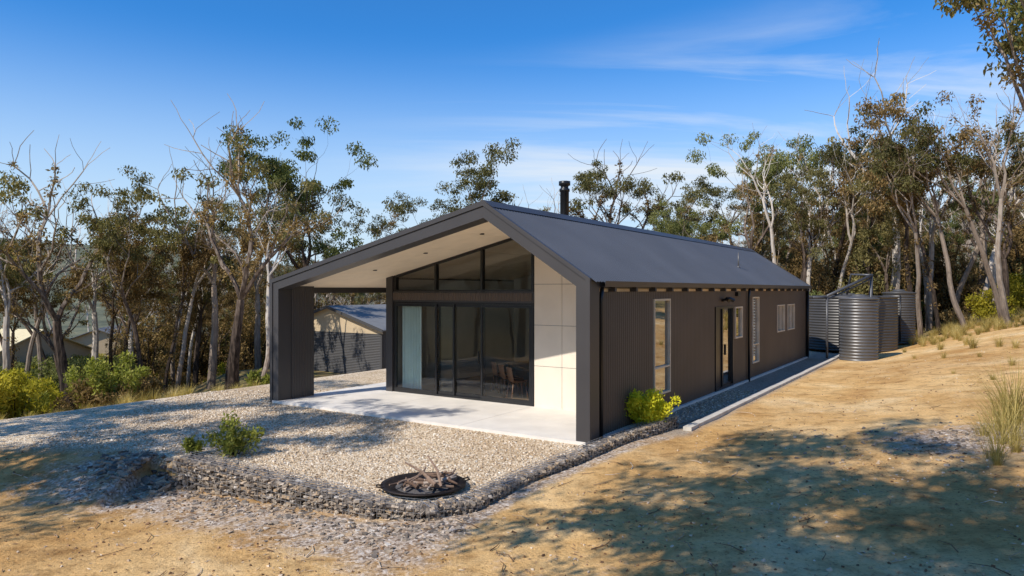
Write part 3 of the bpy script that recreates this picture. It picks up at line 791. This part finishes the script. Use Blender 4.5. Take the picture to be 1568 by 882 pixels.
SV=[make_shrub('sh1',21,1.8,2.2,110,M_shrub,.14,14),make_shrub('sh2',22,2.4,1.8,120,M_shrubd,.15,12),make_shrub('sh3',23,1.4,2.4,90,M_leafb,.14,12),make_shrub('sh4',24,2.8,2.4,120,M_leafg,.16,14),
    make_shrub('sapling1',25,5.5,2.8,150,M_leafb,.18,15,1.4),make_shrub('sapling2',26,5.0,2.6,150,M_leaf,.18,14,1.4)]
def inst(name,me,X,Y,s=1,rz=None,parent=None,tilt=(0,0),z=None,sz=None):
    o=bpy.data.objects.new(name,me); scene.collection.objects.link(o)
    o.location=(X,Y,th(X,Y)-.05 if z is None else z); o.scale=(s,s,sz or s)
    o.rotation_euler=(tilt[0],tilt[1],RN.random()*6.28 if rz is None else rz)
    if parent: o.parent=parent
    return o
def wx(px,Z): return (px-784)/1073*Z
near=[('F',105,32,13.2,1.2,(0,0)),('B',222,33,9.8,2.0,(0,.03)),('F',357,30,12.3,3.4,(0,0)),('A',300,40,11,1,(0,0)),('G',322,36,13.5,2.2,(0,0)),('H',345,34,10,0,(0,0)),
('C',490,43,14.4,.4,(0,0)),('A',470,47,13.4,2.4,(0,0)),('E',600,46,11.0,1,(0,0)),('A',735,50,14.4,5,(0,0)),('A',690,52,12.3,3,(0,0)),('G',838,50,13.2,2,(0,0)),('J',905,50,12.6,2,(0,0)),
('F',962,50,14.8,.5,(0,0)),('E',1045,55,11.8,.9,(0,0)),('C',1128,48,14.6,3.0,(0,0)),('K',1190,44,13.2,1,(0,0)),('G',1365,42,18.5,1.0,(0,0)),('D',1392,40,13.8,2,(0,0)),
('H',1440,37,11.6,1,(0,0)),('I',1480,36,11.5,2.0,(0,.25)),('I',1500,38,12.5,4.0,(0,-.35)),('J',1330,46,12,0,(0,0)),('K',1545,34,12,3,(0,.2)),('A',1615,24,15.5,.3,(0,-.20)),('C',1700,22,16,.5,(0,-.15)),
('B',20,34,9.6,1,(0,0)),('D',165,36,10,4,(0,0)),('K',40,36,11.5,4,(0,0)),('G',200,40,11.5,1,(0,0)),('K',1290,46,14,0,(0,0)),('K',1420,43,14.5,0,(0,0)),('H',250,34,10,0,(0,0)),('I',400,34,10.5,0,(0,.1)),
('I',1410,38,11.5,1.3,(0,-.25)),('I',1460,41,13,2.6,(.1,-.2)),('I',1535,36,12,.6,(0,-.3)),('G',1240,44,12,5,(0,.05)),('K',1275,43,11.5,2,(0,-.12)),('G',1500,44,15,2,(0,0)),
('K',60,38,12.5,2,(0,.08)),('I',270,36,11,5,(0,-.1)),('G',140,39,13.5,3,(0,0)),('K',430,40,13,1,(0,0)),('G',395,42,13.5,4,(0,0)),('G',10,33,12.5,1,(0,0))]
for k,px,Z,H,rz,tl in near:
    X=wx(px,Z); inst('eucalyptus_tree',TV[k],X,Z,H/12,rz,None,tl)
for k,X,Y,H,rz in [('A',-3.6,-1.8,14,0),('C',-4.8,-3.2,16,2),('C',-4.4,-.6,11.5,4),('A',-2.2,-1.4,11.5,2.6),('A',-1.2,-3.4,14.5,5),('D',-2.6,1.2,16.5,1),
  ('C',-14.6,7.3,12.5,3),('C',-12.9,8.8,10.5,1),('A',-16.5,9.8,12.5,1),('B',1.5,-8,13,3),('E',5,-9,14,1),('D',9,-6,13,2)]:
    inst('eucalyptus_tree',TV[k],X,Y,H/12,rz)
forest=empty('distant_forest')
cnt=0; keys=['A','B','C','D','E','F','G','H','I','D','H','J','G','K','J','K']
tries=0; placed=[]
while cnt<300 and tries<9000:
    tries+=1
    Z=math.sqrt(RN.uniform(31**2,98**2)); k=RN.uniform(-.82,.82); X=k*Z; px=784+1073*k
    l,m_=w2loc(X,Z)
    lim=33 if px<400 else (46 if px<1200 else 39)
    if px>1500: lim=34
    if Z<lim: continue
    if -31<l<-15.5 and 6<m_<27: continue
    if 440<px<610 and Z<47: continue
    if l>-13 and l<20 and m_<28: continue
    if abs(px-20)<70 and Z<62 and RN.random()<.85: continue
    if px<190 and Z>42 and RN.random()<.92: continue
    if any((X-a)**2+(Z-b)**2<6 for a,b in placed): continue
    placed.append((X,Z))
    kk=RN.choice(keys)
    H=RN.uniform(7.0,11.4)*(1+max(0,Z-60)*.002)
    if kk in 'GKIJ': H=RN.uniform(9.5,12.5)
    if k>.35: H*=1.08
    if -.25<k<.3: H*=.86
    inst('gum_tree',TV[kk],X,Z,H/12,None,forest,(RN.gauss(0,.07),RN.gauss(0,.07)),None,H/12*RN.uniform(.95,1.1)); cnt+=1
c2=0
while c2<70:
    a=RN.uniform(0,6.283); r=math.sqrt(RN.uniform(28**2,70**2)); X=r*math.cos(a); Y=r*math.sin(a)
    if Y>0 and abs(X)<.85*Y: continue
    if Y>2 and X<0 and r<32: continue
    inst('gum_tree',TV[RN.choice(keys)],X,Y,RN.uniform(.7,1.1),None,forest); c2+=1
# undergrowth
ug=empty('undergrowth_shrubs')
c3=0;tries=0
while c3<460 and tries<20000:
    tries+=1
    Z=math.sqrt(RN.uniform(18**2,70**2)); k=RN.uniform(-.80,.80); X=k*Z; px=784+1073*k; l,m_=w2loc(X,Z)
    if -31<l<-15 and 3<m_<27: continue
    if l>-17.5 and px<430: continue
    if px>=430 and Z<44: 
        if px<1240 or Z<37: continue
    if l>-14 and l<19 and m_<27: continue
    if 440<px<600 and Z<50: continue
    near_=px<430 and Z<34
    if not near_ and RN.random()>.6: continue
    v=RN.choice([0,0,1,1,2,3]) if near_ else RN.choice([0,0,2,3,4,4,5,5])
    if v>3 and (Z<40 or px<170): v=RN.choice([0,3])
    s=RN.uniform(.6,1.25) if near_ else RN.uniform(.8,1.3)
    inst('shrub',SV[v],X,Z,s,None,ug); c3+=1
# garden shrubs
me=make_shrub('yellow_green_shrub',31,.85,1.05,170,M_shruby,.075,26); inst('yellow_green_shrub',me,2.88,14.55,1,0,None,(0,0),-.03)
me=make_shrub('garden_shrub',32,.66,.85,50,M_shrubd,.08,14); inst('garden_shrub',me,-4.8,12.15,1,0,None,(0,0),-.05)
me=make_shrub('garden_shrub_b',33,.3,.35,40,M_shrubd,.07,8); inst('garden_shrub',me,-5.5,12.15,1,0,None,(0,0),-.05); inst('garden_shrub',me,-9.3,26,2.6,0)
def tuft(name,seed,n,h,sp):
    R=random.Random(seed); mb=MB()
    for k in range(n):
        a=R.random()*6.28; r=R.random()*sp*.25; x,y=r*math.cos(a),r*math.sin(a); hh=h*R.uniform(.5,1.1); o=sp*R.uniform(.1,1); w=.004+.003*R.random()
        dx,dy=math.cos(a),math.sin(a); vs=[]
        for i in range(5):
            t=i/4; px_=x+dx*o*t*t; py=y+dy*o*t*t; pz=hh*(t-.25*t*t*o/h); ww=w*(1-t*.9)
            vs+=[(px_-dy*ww,py+dx*ww,pz),(px_+dy*ww,py-dx*ww,pz)]
        mb.add(vs,[(2*i,2*i+1,2*i+3,2*i+2) for i in range(4)])
    return mb.mesh(name,[M_grass])
T1=tuft('tuft_a',1,130,.55,.4); T2=tuft('tuft_b',2,90,.95,.9); T3=tuft('tuft_c',3,45,1.35,1.5)
for X,Y,s in [(7.25,10.5,.75),(7.9,11.3,.9),(8.5,12.2,1.0),(9.1,12.7,1.2),(8.0,11.9,.6),(9.4,13.3,1.2)]: inst('grass_tussock',T2,X,Y,s)
for X,Y,s in [(8.0,11.2,.8),(8.7,12.0,1.0),(9.3,12.9,1.1)]: inst('grass_tussock',T3,X,Y,s)
for X,Y,s in [(-9.6,20.8,1.0),(wx(1440,28),28,1.0),(wx(1490,26),26,1.2),(wx(1480,27.5),27.5,1.1),(wx(1445,24),24,.7),(wx(1430,31),31,.9),(wx(1530,25),25,1),(wx(1500,23),23,.5),(7.0,10.1,.6),(7.7,10.7,.7),(8.2,11.4,.7),(wx(1550,20),20,.7),(wx(1520,18),18,.5),(wx(1400,26),26,.5),(wx(1555,24),24,.9),(wx(1460,20),20,.4),(wx(1385,30),30,.6),(wx(1470,30),30,.8)]: inst('grass_tussock',T1,X,Y,s)
gr=empty('forest_edge_grass')
for k in range(320):
    if k<180:
        Z=RN.uniform(17,34); px=RN.uniform(-20,430); X=wx(px,Z); l,m_=w2loc(X,Z)
        if not(-21<l<-15): continue
    else:
        Z=RN.uniform(31,40); px=RN.uniform(1395,1600); X=wx(px,Z)
    inst('grass',T1,X,Z,RN.uniform(.5,1.2),None,gr)
# ------------------------------------------------------------------ world, sun, camera
w=bpy.data.worlds.new('World'); scene.world=w; w.use_nodes=True; nt=w.node_tree; bg=nt.nodes['Background']; L=nt.links.new
sky=nd(nt,'ShaderNodeTexSky'); sky.sky_type='NISHITA'; sky.sun_disc=False
sd=Vector((-.778,-.684,1.0)).normalized()
sky.sun_elevation=math.asin(sd.z); sky.sun_rotation=math.atan2(sd.x,sd.y)%(2*math.pi)
sky.air_density=1.0; sky.dust_density=.3; sky.ozone_density=2.5; sky.altitude=300
tinted=mix(nt,1.0,sky.outputs[0],(.34,1.12,1.82),'MULTIPLY')
tc=nd(nt,'ShaderNodeTexCoord'); sx=nd(nt,'ShaderNodeSeparateXYZ'); L(tc.outputs['Generated'],sx.inputs[0])
hz=nd(nt,'ShaderNodeMapRange'); hz.interpolation_type='SMOOTHSTEP'; hz.inputs[1].default_value=.02; hz.inputs[2].default_value=.35; hz.inputs[3].default_value=.95; hz.inputs[4].default_value=0; L(sx.outputs[2],hz.inputs[0])
base=mix(nt,hz.outputs[0],tinted,(6.6,8.1,9.4))
zc=math_(nt,'ADD',math_(nt,'MAXIMUM',sx.outputs[2],0.0),.12)
cx=math_(nt,'DIVIDE',sx.outputs[0],zc); cy=math_(nt,'DIVIDE',sx.outputs[1],zc)
cb=nd(nt,'ShaderNodeCombineXYZ'); L(cx,cb.inputs[0]); L(cy,cb.inputs[1])
mp=nd(nt,'ShaderNodeMapping'); mp.inputs['Rotation'].default_value=(0,0,math.radians(-30)); mp.inputs['Scale'].default_value=(.32,1.5,1); mp.inputs['Location'].default_value=(.6,.3,0); L(cb.outputs[0],mp.inputs[0])
n=nd(nt,'ShaderNodeTexNoise'); n.inputs['Scale'].default_value=1.0; n.inputs['Detail'].default_value=10; n.inputs['Roughness'].default_value=.58; n.inputs['Distortion'].default_value=.7; L(mp.outputs[0],n.inputs['Vector'])
r=ramp(nt,[(.42,(0,0,0)),(.64,(.85,.85,.85))],n.outputs['Fac'])
m1=nd(nt,'ShaderNodeMapRange'); m1.interpolation_type='SMOOTHSTEP'; m1.inputs[1].default_value=-.35; m1.inputs[2].default_value=.2; L(sx.outputs[0],m1.inputs[0])
m2=nd(nt,'ShaderNodeMapRange'); m2.interpolation_type='SMOOTHSTEP'; m2.inputs[1].default_value=.34; m2.inputs[2].default_value=.20; L(math_(nt,'SUBTRACT',sx.outputs[2],math_(nt,'MULTIPLY',sx.outputs[0],.14)),m2.inputs[0])
cf=math_(nt,'MULTIPLY',math_(nt,'MULTIPLY',r.outputs[0],m1.outputs[0]),m2.outputs[0])
c=mix(nt,cf,base,(8.2,8.8,9.4))
L(c,bg.inputs['Color']); bg.inputs['Strength'].default_value=.10
sl=bpy.data.lights.new('sun','SUN'); sl.energy=5.0; sl.angle=math.radians(.5); sl.color=(1,.945,.86)
so=bpy.data.objects.new('sun',sl); scene.collection.objects.link(so); so.rotation_euler=(-sd).to_track_quat('-Z','Y').to_euler(); so.location=(-20,-20,30)
cam=bpy.data.cameras.new('camera'); co=bpy.data.objects.new('camera',cam); scene.collection.objects.link(co)
co.location=(0,0,2.8); co.rotation_euler=(math.radians(90),0,0); cam.sensor_width=36; cam.lens=1073/1568*36; cam.shift_y=.002; cam.clip_end=5000; cam.clip_start=.1
scene.camera=co
